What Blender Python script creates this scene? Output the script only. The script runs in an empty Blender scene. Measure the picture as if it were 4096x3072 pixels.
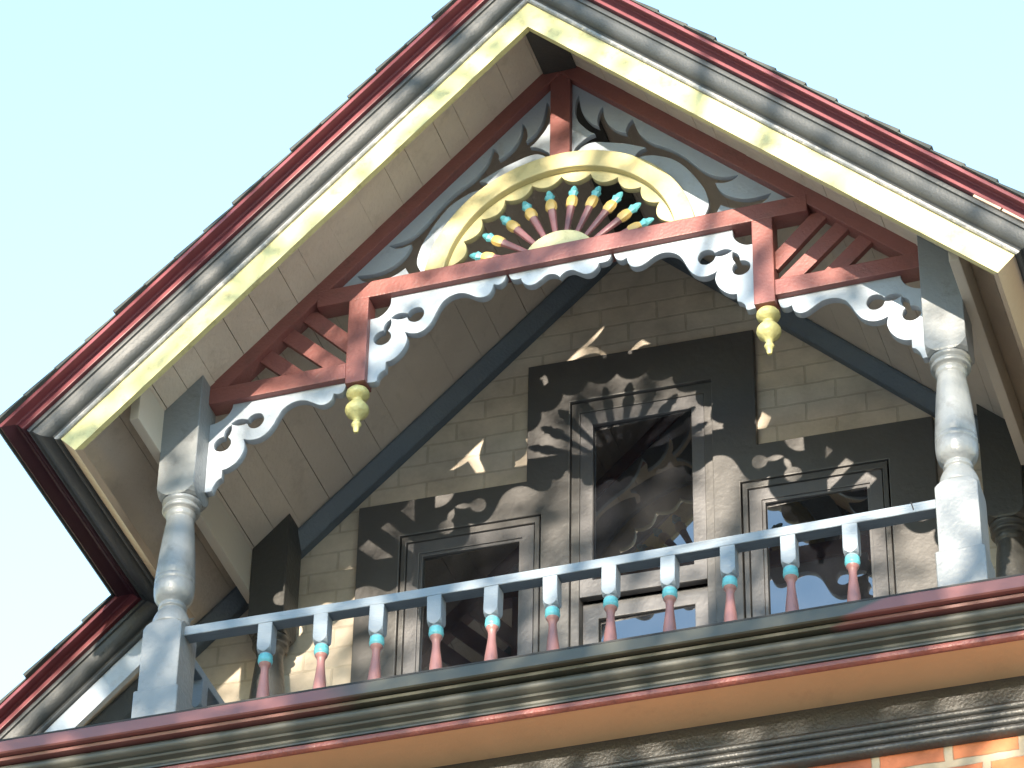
import bpy, bmesh, math, random
from mathutils import Vector, Matrix
random.seed(7)
scn = bpy.context.scene
COL = scn.collection

# ------------------------------------------------------------------ camera
YAW, PITCH, ROLL, FPX = 0.3252, 0.6797, 0.0202, 14944.0
d = Vector((-math.sin(YAW)*math.cos(PITCH), math.cos(YAW)*math.cos(PITCH), math.sin(PITCH)))
r0 = Vector((math.cos(YAW), math.sin(YAW), 0)); u0 = r0.cross(d)
rr = r0*math.cos(ROLL) + u0*math.sin(ROLL); uu = -r0*math.sin(ROLL) + u0*math.cos(ROLL)
cam = bpy.data.objects.new('camera', bpy.data.cameras.new('camera'))
COL.objects.link(cam)
M = Matrix((rr, uu, -d)).transposed().to_4x4(); M.translation = Vector((3.0067, -9.3194, -6.9866))
cam.matrix_world = M
cam.data.sensor_fit = 'HORIZONTAL'; cam.data.sensor_width = 36.0
cam.data.lens = FPX/4096*36.0
cam.data.clip_end = 2000
scn.camera = cam

# ------------------------------------------------------------------ sky, sun, exposure
SUNV = Vector((0.077, -1.0, 0.172)).normalized()          # towards the sun
EL = math.asin(SUNV.z); AZ = math.atan2(SUNV.x, SUNV.y)
w = bpy.data.worlds.new('World'); scn.world = w; w.use_nodes = True
nt = w.node_tree; bg = nt.nodes['Background']
sky = nt.nodes.new('ShaderNodeTexSky'); sky.sky_type = 'NISHITA'; sky.sun_disc = False
sky.sun_elevation = EL; sky.sun_rotation = AZ; sky.air_density = 1.2; sky.dust_density = 0.0; sky.ozone_density = 1.0
hue = nt.nodes.new('ShaderNodeVectorMath'); hue.operation = 'MULTIPLY'; hue.inputs[1].default_value = (1.10, 1.19, 1.33)   # a clear, bluer air than the model's
nt.links.new(sky.outputs[0], hue.inputs[0]); nt.links.new(hue.outputs[0], bg.inputs[0]); bg.inputs[1].default_value = 0.15
sun = bpy.data.objects.new('sun', bpy.data.lights.new('sun', 'SUN')); COL.objects.link(sun)
sun.data.energy = 3.4; sun.data.angle = math.radians(0.53); sun.data.color = (1.0, 0.87, 0.70)
sun.rotation_euler = SUNV.to_track_quat('Z', 'Y').to_euler()
scn.view_settings.view_transform = 'Standard'; scn.view_settings.look = 'None'
scn.view_settings.gamma = 1; scn.view_settings.exposure = 2.2
scn.cycles.use_denoising = True
scn.cycles.max_bounces = 8

# ------------------------------------------------------------------ materials
def paint(name, col, rough=0.45, var=0.10, bump=0.25, bscale=90.0, spec=0.5, dirt=None, dirt_amt=0.0, dscale=5.0, streak=None, metal=0.0):
    m = bpy.data.materials.new(name); m.use_nodes = True
    n = m.node_tree.nodes; l = m.node_tree.links; b = n['Principled BSDF']
    tc = n.new('ShaderNodeTexCoord')
    src = tc.outputs['Object']
    if streak:
        mp = n.new('ShaderNodeMapping'); mp.inputs['Scale'].default_value = streak
        l.new(src, mp.inputs[0]); src2 = mp.outputs[0]
    else: src2 = src
    nz = n.new('ShaderNodeTexNoise'); nz.inputs['Scale'].default_value = 9.0; nz.inputs['Detail'].default_value = 6
    l.new(src, nz.inputs['Vector'])
    mx = n.new('ShaderNodeMix'); mx.data_type = 'RGBA'
    mx.inputs[6].default_value = (*[c*(1-var) for c in col], 1)
    mx.inputs[7].default_value = (*[min(1, c*(1+var)) for c in col], 1)
    l.new(nz.outputs[0], mx.inputs[0]); out = mx.outputs[2]
    if dirt:
        nd = n.new('ShaderNodeTexNoise'); nd.inputs['Scale'].default_value = dscale; nd.inputs['Detail'].default_value = 9; nd.inputs['Roughness'].default_value = 0.72
        l.new(src2, nd.inputs['Vector'])
        rp = n.new('ShaderNodeValToRGB'); rp.color_ramp.elements[0].position = 0.60-0.12*dirt_amt; rp.color_ramp.elements[1].position = 0.66
        rp.color_ramp.elements[1].color = (dirt_amt,)*3+(1,)
        l.new(nd.outputs[0], rp.inputs[0])
        m2 = n.new('ShaderNodeMix'); m2.data_type = 'RGBA'; m2.inputs[7].default_value = (*dirt, 1)
        l.new(rp.outputs[0], m2.inputs[0]); l.new(out, m2.inputs[6]); out = m2.outputs[2]
    l.new(out, b.inputs['Base Color'])
    b.inputs['Roughness'].default_value = rough; b.inputs['Metallic'].default_value = metal
    b.inputs['Specular IOR Level'].default_value = spec
    nb = n.new('ShaderNodeTexNoise'); nb.inputs['Scale'].default_value = bscale; nb.inputs['Detail'].default_value = 5
    l.new(src2, nb.inputs['Vector'])
    bp = n.new('ShaderNodeBump'); bp.inputs['Strength'].default_value = bump; bp.inputs['Distance'].default_value = 0.006
    l.new(nb.outputs[0], bp.inputs['Height']); l.new(bp.outputs[0], b.inputs['Normal'])
    rm = n.new('ShaderNodeMapRange'); rm.inputs[3].default_value = max(0.05, rough-0.08); rm.inputs[4].default_value = rough+0.12
    l.new(nz.outputs[0], rm.inputs[0]); l.new(rm.outputs[0], b.inputs['Roughness'])
    return m

def bricks(name, c1, c2, mortar, bw, bh, ms, axis='XZ', rough=0.7, bump=0.6, var=0.3, off=(0, 0, 0)):
    m = bpy.data.materials.new(name); m.use_nodes = True
    n = m.node_tree.nodes; l = m.node_tree.links; b = n['Principled BSDF']
    tc = n.new('ShaderNodeTexCoord'); sp = n.new('ShaderNodeSeparateXYZ'); cb = n.new('ShaderNodeCombineXYZ')
    l.new(tc.outputs['Object'], sp.inputs[0])
    l.new(sp.outputs['X'], cb.inputs['X']); l.new(sp.outputs['Z'], cb.inputs['Y'])
    nw = n.new('ShaderNodeTexNoise'); nw.inputs['Scale'].default_value = 14; nw.inputs['Detail'].default_value = 3
    l.new(cb.outputs[0], nw.inputs['Vector'])
    ad = n.new('ShaderNodeVectorMath'); ad.operation = 'MULTIPLY_ADD'
    ad.inputs[1].default_value = (0.010, 0.010, 0); ad.inputs[2].default_value = off
    l.new(nw.outputs['Color'], ad.inputs[0])
    a2 = n.new('ShaderNodeVectorMath'); a2.operation = 'ADD'
    l.new(cb.outputs[0], a2.inputs[0]); l.new(ad.outputs[0], a2.inputs[1])
    br = n.new('ShaderNodeTexBrick'); br.inputs['Scale'].default_value = 1.0
    br.inputs['Brick Width'].default_value = bw; br.inputs['Row Height'].default_value = bh
    br.inputs['Mortar Size'].default_value = ms; br.inputs['Mortar Smooth'].default_value = 0.35; br.inputs['Bias'].default_value = 0.0
    br.inputs['Color1'].default_value = (*c1, 1); br.inputs['Color2'].default_value = (*c2, 1); br.inputs['Mortar'].default_value = (*mortar, 1)
    l.new(a2.outputs[0], br.inputs['Vector'])
    nz = n.new('ShaderNodeTexNoise'); nz.inputs['Scale'].default_value = 7; nz.inputs['Detail'].default_value = 8; nz.inputs['Roughness'].default_value = 0.65
    l.new(tc.outputs['Object'], nz.inputs['Vector'])
    rp = n.new('ShaderNodeMapRange'); rp.inputs[1].default_value = 0.3; rp.inputs[2].default_value = 0.7; rp.inputs[3].default_value = 1-var; rp.inputs[4].default_value = 1+var*0.6
    l.new(nz.outputs[0], rp.inputs[0])
    mu = n.new('ShaderNodeVectorMath'); mu.operation = 'SCALE'
    l.new(br.outputs['Color'], mu.inputs[0]); l.new(rp.outputs[0], mu.inputs['Scale'])
    l.new(mu.outputs[0], b.inputs['Base Color'])
    b.inputs['Roughness'].default_value = rough
    n2 = n.new('ShaderNodeTexNoise'); n2.inputs['Scale'].default_value = 60; n2.inputs['Detail'].default_value = 5
    l.new(tc.outputs['Object'], n2.inputs['Vector'])
    iv = n.new('ShaderNodeMath'); iv.operation = 'MULTIPLY_ADD'; iv.inputs[1].default_value = -1.0
    l.new(br.outputs['Fac'], iv.inputs[0])
    m3 = n.new('ShaderNodeMath'); m3.operation = 'MULTIPLY'; m3.inputs[1].default_value = 0.35
    l.new(n2.outputs[0], m3.inputs[0]); l.new(m3.outputs[0], iv.inputs[2])
    bp = n.new('ShaderNodeBump'); bp.inputs['Strength'].default_value = bump; bp.inputs['Distance'].default_value = 0.006
    l.new(iv.outputs[0], bp.inputs['Height']); l.new(bp.outputs[0], b.inputs['Normal'])
    return m

MT = {}
MT['yellow'] = paint('cream yellow paint', (0.54, 0.49, 0.235), 0.47, 0.09, 0.35, 60, dirt=(0.26, 0.22, 0.10), dirt_amt=0.6, dscale=16)
MT['bead'] = paint('weathered bead', (0.20, 0.21, 0.22), 0.5, 0.3, 0.8, 70, dirt=(0.45, 0.43, 0.40), dirt_amt=0.9, dscale=30)
MT['black'] = paint('black green paint', (0.036, 0.040, 0.043), 0.56, 0.2, 0.28, 110, spec=0.65)
MT['cornice_black'] = paint('olive black paint', (0.050, 0.050, 0.039), 0.54, 0.2, 0.15, 60, spec=0.8)
MT['frieze'] = paint('thick black brushed paint', (0.030, 0.029, 0.026), 0.44, 0.25, 0.5, 95, spec=0.9)
MT['red'] = paint('barn red drip edge paint', (0.165, 0.042, 0.052), 0.42, 0.14, 0.12, 40, spec=0.5, dirt=(0.09, 0.03, 0.035), dirt_amt=0.4, dscale=6)
def repaint(m, col2, x0, x1, f0, f1):
    n = m.node_tree.nodes; l = m.node_tree.links; b = n['Principled BSDF']
    old = b.inputs['Base Color'].links[0].from_socket
    tc = n.new('ShaderNodeTexCoord'); sp = n.new('ShaderNodeSeparateXYZ'); nz = n.new('ShaderNodeTexNoise'); nz.inputs['Scale'].default_value = 5; nz.inputs['Detail'].default_value = 6
    l.new(tc.outputs['Object'], sp.inputs[0]); l.new(tc.outputs['Object'], nz.inputs['Vector'])
    ad = n.new('ShaderNodeMath'); ad.operation = 'MULTIPLY_ADD'; ad.inputs[1].default_value = 0.5; l.new(nz.outputs[0], ad.inputs[0]); l.new(sp.outputs['X'], ad.inputs[2])
    a = n.new('ShaderNodeMapRange'); a.inputs[1].default_value = x0+.25-f0; a.inputs[2].default_value = x0+.25+f0; l.new(ad.outputs[0], a.inputs[0])
    # the far end was masked along a slanting line
    zz = n.new('ShaderNodeMath'); zz.operation = 'MULTIPLY_ADD'; zz.inputs[1].default_value = -3.0; l.new(sp.outputs['Z'], zz.inputs[0]); l.new(sp.outputs['X'], zz.inputs[2])
    c = n.new('ShaderNodeMapRange'); c.inputs[1].default_value = x1+1.185+f1; c.inputs[2].default_value = x1+1.185-f1; l.new(zz.outputs[0], c.inputs[0])
    mu = n.new('ShaderNodeMath'); mu.operation = 'MULTIPLY'; l.new(a.outputs[0], mu.inputs[0]); l.new(c.outputs[0], mu.inputs[1])
    mx = n.new('ShaderNodeMix'); mx.data_type = 'RGBA'; mx.inputs[7].default_value = (*col2, 1); l.new(mu.outputs[0], mx.inputs[0]); l.new(old, mx.inputs[6]); l.new(mx.outputs[2], b.inputs['Base Color'])
    return m
MT['gutter'] = repaint(paint('brown red metal paint', (0.17, 0.066, 0.062), 0.36, 0.14, 0.06, 30), (0.050, 0.050, 0.036), -0.62, 1.10, 0.16, 0.02)
MT['eave_shade_red'] = paint('drip edge red with eave shade', (0.065, 0.020, 0.030), 0.4, 0.15, 0.1, 30)  # drip edge red darkened: the shade under the eaves is put into the colour
MT['maroon'] = paint('brown red timber paint', (0.205, 0.072, 0.064), 0.45, 0.12, 0.4, 90, dirt=(0.12, 0.055, 0.05), dirt_amt=0.45, dscale=11)
MT['molding_red'] = paint('brown red molding paint', (0.23, 0.075, 0.060), 0.38, 0.14, 0.9, 70, dirt=(0.11, 0.05, 0.045), dirt_amt=0.4, dscale=9)
MT['grey_white'] = paint('pale blue grey paint', (0.33, 0.375, 0.43), 0.45, 0.06, 0.35, 80, dirt=(0.22, 0.22, 0.22), dirt_amt=0.35, dscale=12)
MT['rail'] = paint('blue grey rail paint', (0.185, 0.225, 0.265), 0.42, 0.10, 0.35, 60, streak=(0.3, 4, 4), dirt=(0.10, 0.11, 0.12), dirt_amt=0.5, dscale=10)
MT['post'] = paint('mid grey post paint', (0.185, 0.20, 0.21), 0.36, 0.09, 0.4, 60, spec=0.6, dirt=(0.09, 0.09, 0.09), dirt_amt=0.45, dscale=12)
MT['rear_post'] = paint('dark post paint', (0.045, 0.045, 0.043), 0.4, 0.15, 0.4, 60)
MT['casing'] = paint('dark slate casing paint', (0.072, 0.070, 0.070), 0.42, 0.12, 0.3, 50)
MT['sash'] = paint('brown grey sash paint', (0.095, 0.094, 0.10), 0.42, 0.12, 0.3, 60)
MT['groove'] = paint('joint and shade black', (0.012, 0.012, 0.014), 0.6, 0.1, 0.1)
MT['trim_blue'] = paint('slate blue trim paint', (0.10, 0.125, 0.15), 0.5, 0.15, 0.5, 90)
MT['soffit'] = paint('tan soffit paint', (0.58, 0.495, 0.41), 0.58, 0.11, 0.6, 60, dirt=(0.40, 0.33, 0.26), dirt_amt=0.4, dscale=7)
MT['cornice_soffit'] = paint('orange tan soffit paint', (0.60, 0.36, 0.19), 0.6, 0.07, 0.3, 50, dirt=(0.45, 0.26, 0.14), dirt_amt=0.4, dscale=4)
MT['tan_board'] = paint('pale tan board paint', (0.52, 0.47, 0.40), 0.5, 0.06, 0.3, 50)
MT['tan_edge'] = paint('tan edge paint', (0.40, 0.30, 0.22), 0.5, 0.08, 0.3, 50)
MT['sun_yellow'] = paint('soft yellow paint', (0.50, 0.435, 0.225), 0.48, 0.07, 0.35, 80, dirt=(0.30, 0.25, 0.12), dirt_amt=0.4, dscale=10)
MT['hub'] = paint('pale cream paint', (0.48, 0.45, 0.26), 0.48, 0.06, 0.3, 80, dirt=(0.28, 0.24, 0.11), dirt_amt=0.6, dscale=26)
MT['ray_red'] = paint('mauve red paint', (0.19, 0.080, 0.088), 0.42, 0.1, 0.3, 80)
MT['ray_gold'] = paint('golden yellow paint', (0.54, 0.37, 0.12), 0.40, 0.08, 0.4, 80)
MT['teal'] = paint('turquoise paint', (0.11, 0.39, 0.44), 0.40, 0.10, 0.3, 80)
MT['vase_red'] = paint('pink red paint', (0.29, 0.135, 0.125), 0.40, 0.12, 0.25, 60, dirt=(0.16, 0.08, 0.08), dirt_amt=0.4, dscale=20)
MT['finial'] = paint('yellow finial paint', (0.50, 0.46, 0.20), 0.42, 0.08, 0.8, 60, dirt=(0.32, 0.27, 0.06), dirt_amt=0.5, dscale=22)
MT['shingle'] = paint('dark shingle', (0.055, 0.060, 0.055), 0.85, 0.35, 1.0, 40)
MT['tan_brick'] = bricks('painted tan brick', (0.52, 0.455, 0.37), (0.48, 0.415, 0.335), (0.42, 0.365, 0.29), 0.222, 0.0865, 0.0055, var=0.24, off=(0.03, 0.012, 0), bump=0.5)
MT['brick'] = bricks('orange brick', (0.50, 0.17, 0.055), (0.37, 0.10, 0.045), (0.33, 0.27, 0.19), 0.225, 0.0865, 0.016, var=0.28, off=(0.08, 0.03, 0), bump=0.8)
MT['asphalt'] = paint('sun bleached concrete road', (0.34, 0.33, 0.31), 0.9, 0.2, 0.5, 60)
MT['grass'] = paint('pale dry lawn', (0.30, 0.28, 0.23), 0.9, 0.25, 0.6, 30)
MT['bark'] = paint('bark', (0.10, 0.075, 0.055), 0.9, 0.3, 1.0, 20)
MT['leaf'] = paint('leaf', (0.11, 0.12, 0.03), 0.55, 0.4, 0.1, 20)
MT['interior'] = paint('dark room', (0.03, 0.028, 0.03), 0.9, 0.2, 0.1)
def glass():
    m = bpy.data.materials.new('window glass'); m.use_nodes = True
    n = m.node_tree.nodes; l = m.node_tree.links; b = n['Principled BSDF']
    b.inputs['Base Color'].default_value = (0.012, 0.013, 0.016, 1); b.inputs['Roughness'].default_value = 0.015
    b.inputs['IOR'].default_value = 2.3; b.inputs['Specular IOR Level'].default_value = 0.5
    tc = n.new('ShaderNodeTexCoord'); nz = n.new('ShaderNodeTexNoise'); nz.inputs['Scale'].default_value = 2.5; nz.inputs['Detail'].default_value = 1
    l.new(tc.outputs['Object'], nz.inputs['Vector'])
    bp = n.new('ShaderNodeBump'); bp.inputs['Strength'].default_value = 0.004; bp.inputs['Distance'].default_value = 0.02
    l.new(nz.outputs[0], bp.inputs['Height']); l.new(bp.outputs[0], b.inputs['Normal'])
    # dusty film on the pane
    nd = n.new('ShaderNodeTexNoise'); nd.inputs['Scale'].default_value = 3.2; nd.inputs['Detail'].default_value = 8; nd.inputs['Roughness'].default_value = 0.6
    l.new(tc.outputs['Object'], nd.inputs['Vector'])
    rp = n.new('ShaderNodeValToRGB'); rp.color_ramp.elements[0].position = 0.45; rp.color_ramp.elements[1].position = 0.75
    rp.color_ramp.elements[0].color = (0.010, 0.011, 0.014, 1); rp.color_ramp.elements[1].color = (0.022, 0.022, 0.023, 1)
    l.new(nd.outputs[0], rp.inputs[0]); l.new(rp.outputs[0], b.inputs['Base Color'])
    return m
MT['glass'] = glass()

# ------------------------------------------------------------------ helpers
def link(name, me, mats, parent=None, smooth=False):
    for m in (mats if isinstance(mats, (list, tuple)) else [mats]): me.materials.append(MT[m])
    o = bpy.data.objects.new(name, me); COL.objects.link(o)
    if parent: o.parent = parent
    if smooth:
        for p in me.polygons: p.use_smooth = True
        try: me.set_sharp_from_angle(angle=math.radians(38))
        except Exception: pass
    return o
def thing(name, label, cat, group=None):
    o = bpy.data.objects.new(name, None); COL.objects.link(o); o.empty_display_size = 0.2
    o['label'] = label; o['category'] = cat
    if group: o['group'] = group
    return o
def mk(name, verts, faces, mats, parent=None, fm=None, smooth=False, bevel=0.0, fixn=True):
    bm = bmesh.new(); vs = [bm.verts.new(v) for v in verts]
    for i, f in enumerate(faces):
        try: ff = bm.faces.new([vs[k] for k in f])
        except ValueError: continue
        if fm: ff.material_index = fm[i]
    if fixn: bmesh.ops.recalc_face_normals(bm, faces=bm.faces)
    if bevel > 0:
        bmesh.ops.bevel(bm, geom=[e for e in bm.edges if e.is_manifold and e.calc_face_angle(0) > 0.6], offset=bevel, segments=2, affect='EDGES', profile=0.6, clamp_overlap=True)
    me = bpy.data.meshes.new(name); bm.to_mesh(me); bm.free()
    return link(name, me, mats, parent, smooth)
def boxv(x0, x1, y0, y1, z0, z1):
    return [(x0,y0,z0),(x1,y0,z0),(x1,y1,z0),(x0,y1,z0),(x0,y0,z1),(x1,y0,z1),(x1,y1,z1),(x0,y1,z1)]
BF = [(0,3,2,1),(4,5,6,7),(0,1,5,4),(1,2,6,5),(2,3,7,6),(3,0,4,7)]
def box(name, x0, x1, y0, y1, z0, z1, mat, parent=None, bevel=0.003, tf=None):
    v = boxv(x0, x1, y0, y1, z0, z1)
    if tf: v = [tf(p) for p in v]
    return mk(name, v, BF, mat, parent, bevel=bevel)
def prism(name, poly, y0, y1, mat, parent=None, bevel=0.002, tf=None):
    """poly in (x, z), extruded from y0 to y1"""
    n = len(poly); v = [(x, y0, z) for x, z in poly] + [(x, y1, z) for x, z in poly]
    f = [tuple(range(n)), tuple(range(2*n-1, n-1, -1))] + [(i, i+n, (i+1) % n+n, (i+1) % n) for i in range(n)]
    if tf: v = [tf(p) for p in v]
    return mk(name, v, f, mat, parent, bevel=bevel)
def sweep(name, sections, mats, parent, closed=True, fm=None, smooth=False, caps=True):
    """sections: list of point lists (3D), same length each"""
    n = len(sections[0]); v = [p for s in sections for p in s]; f = []; m = []
    for k in range(len(sections)-1):
        for i in range(n if closed else n-1):
            j = (i+1) % n
            f.append((k*n+i, k*n+j, (k+1)*n+j, (k+1)*n+i)); m.append(fm[i] if fm else 0)
    if closed and caps:
        f.append(tuple(range(n))); m.append(fm[0] if fm else 0)
        f.append(tuple(range((len(sections)-1)*n, len(sections)*n))); m.append(fm[0] if fm else 0)
    return mk(name, v, f, mats, parent, fm=m, smooth=smooth)
def smooth_loop(pts, sub=5):
    """closed loop; points with a third item are corners; Catmull-Rom between them"""
    n = len(pts); cs = [i for i in range(n) if len(pts[i]) > 2]
    P = [Vector((p[0], p[1])) for p in pts]
    def cr(a, b, c, e, t):
        return 0.5*((2*b)+(c-a)*t+(2*a-5*b+4*c-e)*t*t+(-a+3*b-3*c+e)*t*t*t)
    out = []
    for i in range(n):
        j = (i+1) % n
        b, c = P[i], P[j]
        ci, cj = i in cs, j in cs
        if ci and cj: out.append(b); continue
        a = P[i-1] if not ci else b-(c-b)*0.5
        e = P[(j+1) % n] if not cj else c+(c-b)*0.5
        for k in range(sub): out.append(cr(a, b, c, e, k/sub))
    return out
def flat(name, loops, y0, th, mat, parent, bevel=0.002, tf=None):
    """flat cut board: loops in (x, z), front face at y0, thickness th (2D curve fill handles the holes)"""
    cu = bpy.data.curves.new('cut', 'CURVE'); cu.dimensions = '2D'; cu.fill_mode = 'BOTH'
    cu.extrude = max(th/2-bevel, 0.0005); cu.bevel_depth = bevel; cu.bevel_resolution = 1; cu.offset = -bevel
    for lp in loops:
        sp = cu.splines.new('POLY'); sp.points.add(len(lp)-1); sp.use_cyclic_u = True
        for q, p in zip(sp.points, lp): q.co = (p[0], p[1], 0, 1)
    t = bpy.data.objects.new('cut', cu); COL.objects.link(t)
    bpy.context.view_layer.update()
    me = bpy.data.meshes.new_from_object(t.evaluated_get(bpy.context.evaluated_depsgraph_get()))
    bpy.data.objects.remove(t); bpy.data.curves.remove(cu)
    me.materials.clear()
    for v in me.vertices:
        x, z, dd = v.co.x, v.co.y, v.co.z
        p = (x, y0+th/2-dd, z)
        v.co = tf(p) if tf else p
    bm = bmesh.new(); bm.from_mesh(me); bmesh.ops.recalc_face_normals(bm, faces=bm.faces); bm.to_mesh(me); bm.free()
    for p in me.polygons: p.material_index = 0
    me.name = name
    return link(name, me, mat, parent)
def lathe(name, prof, mats, parent, segs=32, base=(0, 0, 0), axis=None, fm=None, squash=1.0):
    """prof: (r, t) along the axis"""
    ax = Vector(axis or (0, 0, 1)).normalized()
    e1 = Vector((0, 1, 0)) if abs(ax.y) < 0.9 else Vector((1, 0, 0)); e1 = (e1-ax*e1.dot(ax)).normalized(); e2 = ax.cross(e1)
    B = Vector(base); v = []; f = []; m = []
    for r, t in prof:
        for k in range(segs):
            a = 2*math.pi*k/segs
            v.append(B+ax*t+e1*(r*math.cos(a)*squash)+e2*(r*math.sin(a)))
    for i in range(len(prof)-1):
        for k in range(segs):
            q = (k+1) % segs
            f.append((i*segs+k, i*segs+q, (i+1)*segs+q, (i+1)*segs+k)); m.append(fm[i] if fm else 0)
    f.append(tuple(range(segs))); m.append(fm[0] if fm else 0)
    f.append(tuple(range((len(prof)-1)*segs, len(prof)*segs))); m.append(fm[-1] if fm else 0)
    return mk(name, v, f, mats, parent, fm=m, smooth=True)

# ------------------------------------------------------------------ measures of the gable
MS = 0.9725; CT = 1/math.hypot(1, MS); ST = MS*CT; Z0 = 2.3207          # roof slope, underside line of the barge boards
YB = -0.308; SE = 2.217; YL = 0.72                                      # barge face, eave position along the slope, lower rake face
DW, KW = 1.0372, 0.0346                                                 # wall face and its slight turn
NS = 0.143                                                              # height of the soffit above the barge line
GROUND = -8.6
def RP(sg, s, y, n): return (sg*(s*CT+n*ST), y, Z0-s*ST+n*CT)
def WR(p): return (p[0], DW+KW*p[0]+p[1], p[2])
def WP(p): return WR((0.0157+0.9948*p[0], p[1], -0.0365+0.9948*p[2]))      # window measures were taken at another wall depth
def soffz(x): return Z0+NS/CT-MS*abs(x)

# ------------------------------------------------------------------ ground
gv = [(-160,-200,GROUND),(160,-200,GROUND),(160,200,GROUND),(-160,200,GROUND)]
g = mk('ground', gv, [(0,1,2,3)], 'grass'); g['kind'] = 'structure'
g = mk('road', [(-160,-20,GROUND+.004),(160,-20,GROUND+.004),(160,-7.5,GROUND+.004),(-160,-7.5,GROUND+.004)], [(0,1,2,3)], 'asphalt'); g['kind'] = 'structure'

# ------------------------------------------------------------------ house
house = thing('brick_house', 'brick house with projecting gable hood, tan soffits and dark window casings behind a balcony', 'house')

# roof slopes with their cornice, swept round the hood: ridge - corner - inner corner - lower end
FAS = [(-0.024, 0.0), (0.0, 0.0), (0.0, 0.084), (-0.024, 0.084)]
BEA = [(-0.02, 0.0845), (0.010, 0.0845), (0.015, 0.089), (0.015, 0.095), (0.010, 0.100), (-0.02, 0.100)]
CRO = [(-0.02, 0.1005), (0.010, 0.1005)] + [(0.014+0.036*math.sin(a), 0.105+0.045*(1-math.cos(a))) for a in [0.15*k for k in range(0, 11)]] + \
      [(0.052, 0.151), (0.060, 0.153), (0.062, 0.160), (0.060, 0.167), (0.048, 0.169), (0.046, 0.1775), (-0.02, 0.1775)]
DRI = [(0.0, 0.178), (0.067, 0.178), (0.068, 0.180), (0.068, 0.207), (0.074, 0.210), (0.117, 0.203), (0.121, 0.198), (0.123, 0.199), (0.123, 0.2115), (0.0, 0.2115)]
SLOW = 3.95                                                             # lower end of the slope
def run(sg, prof, which):
    if which == 'rake':  return [[RP(sg, -n*ST/CT, YB-o, n) for o, n in prof], [RP(sg, SE+o, YB-o, n) for o, n in prof]]
    if which == 'eave':  return [[RP(sg, SE+o, YB-o, n) for o, n in prof], [RP(sg, SE+o, YL-o, n) for o, n in prof]]
    return [[RP(sg, SE+o, YL-o, n) for o, n in prof], [RP(sg, SLOW, YL-o, n) for o, n in prof]]
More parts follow.
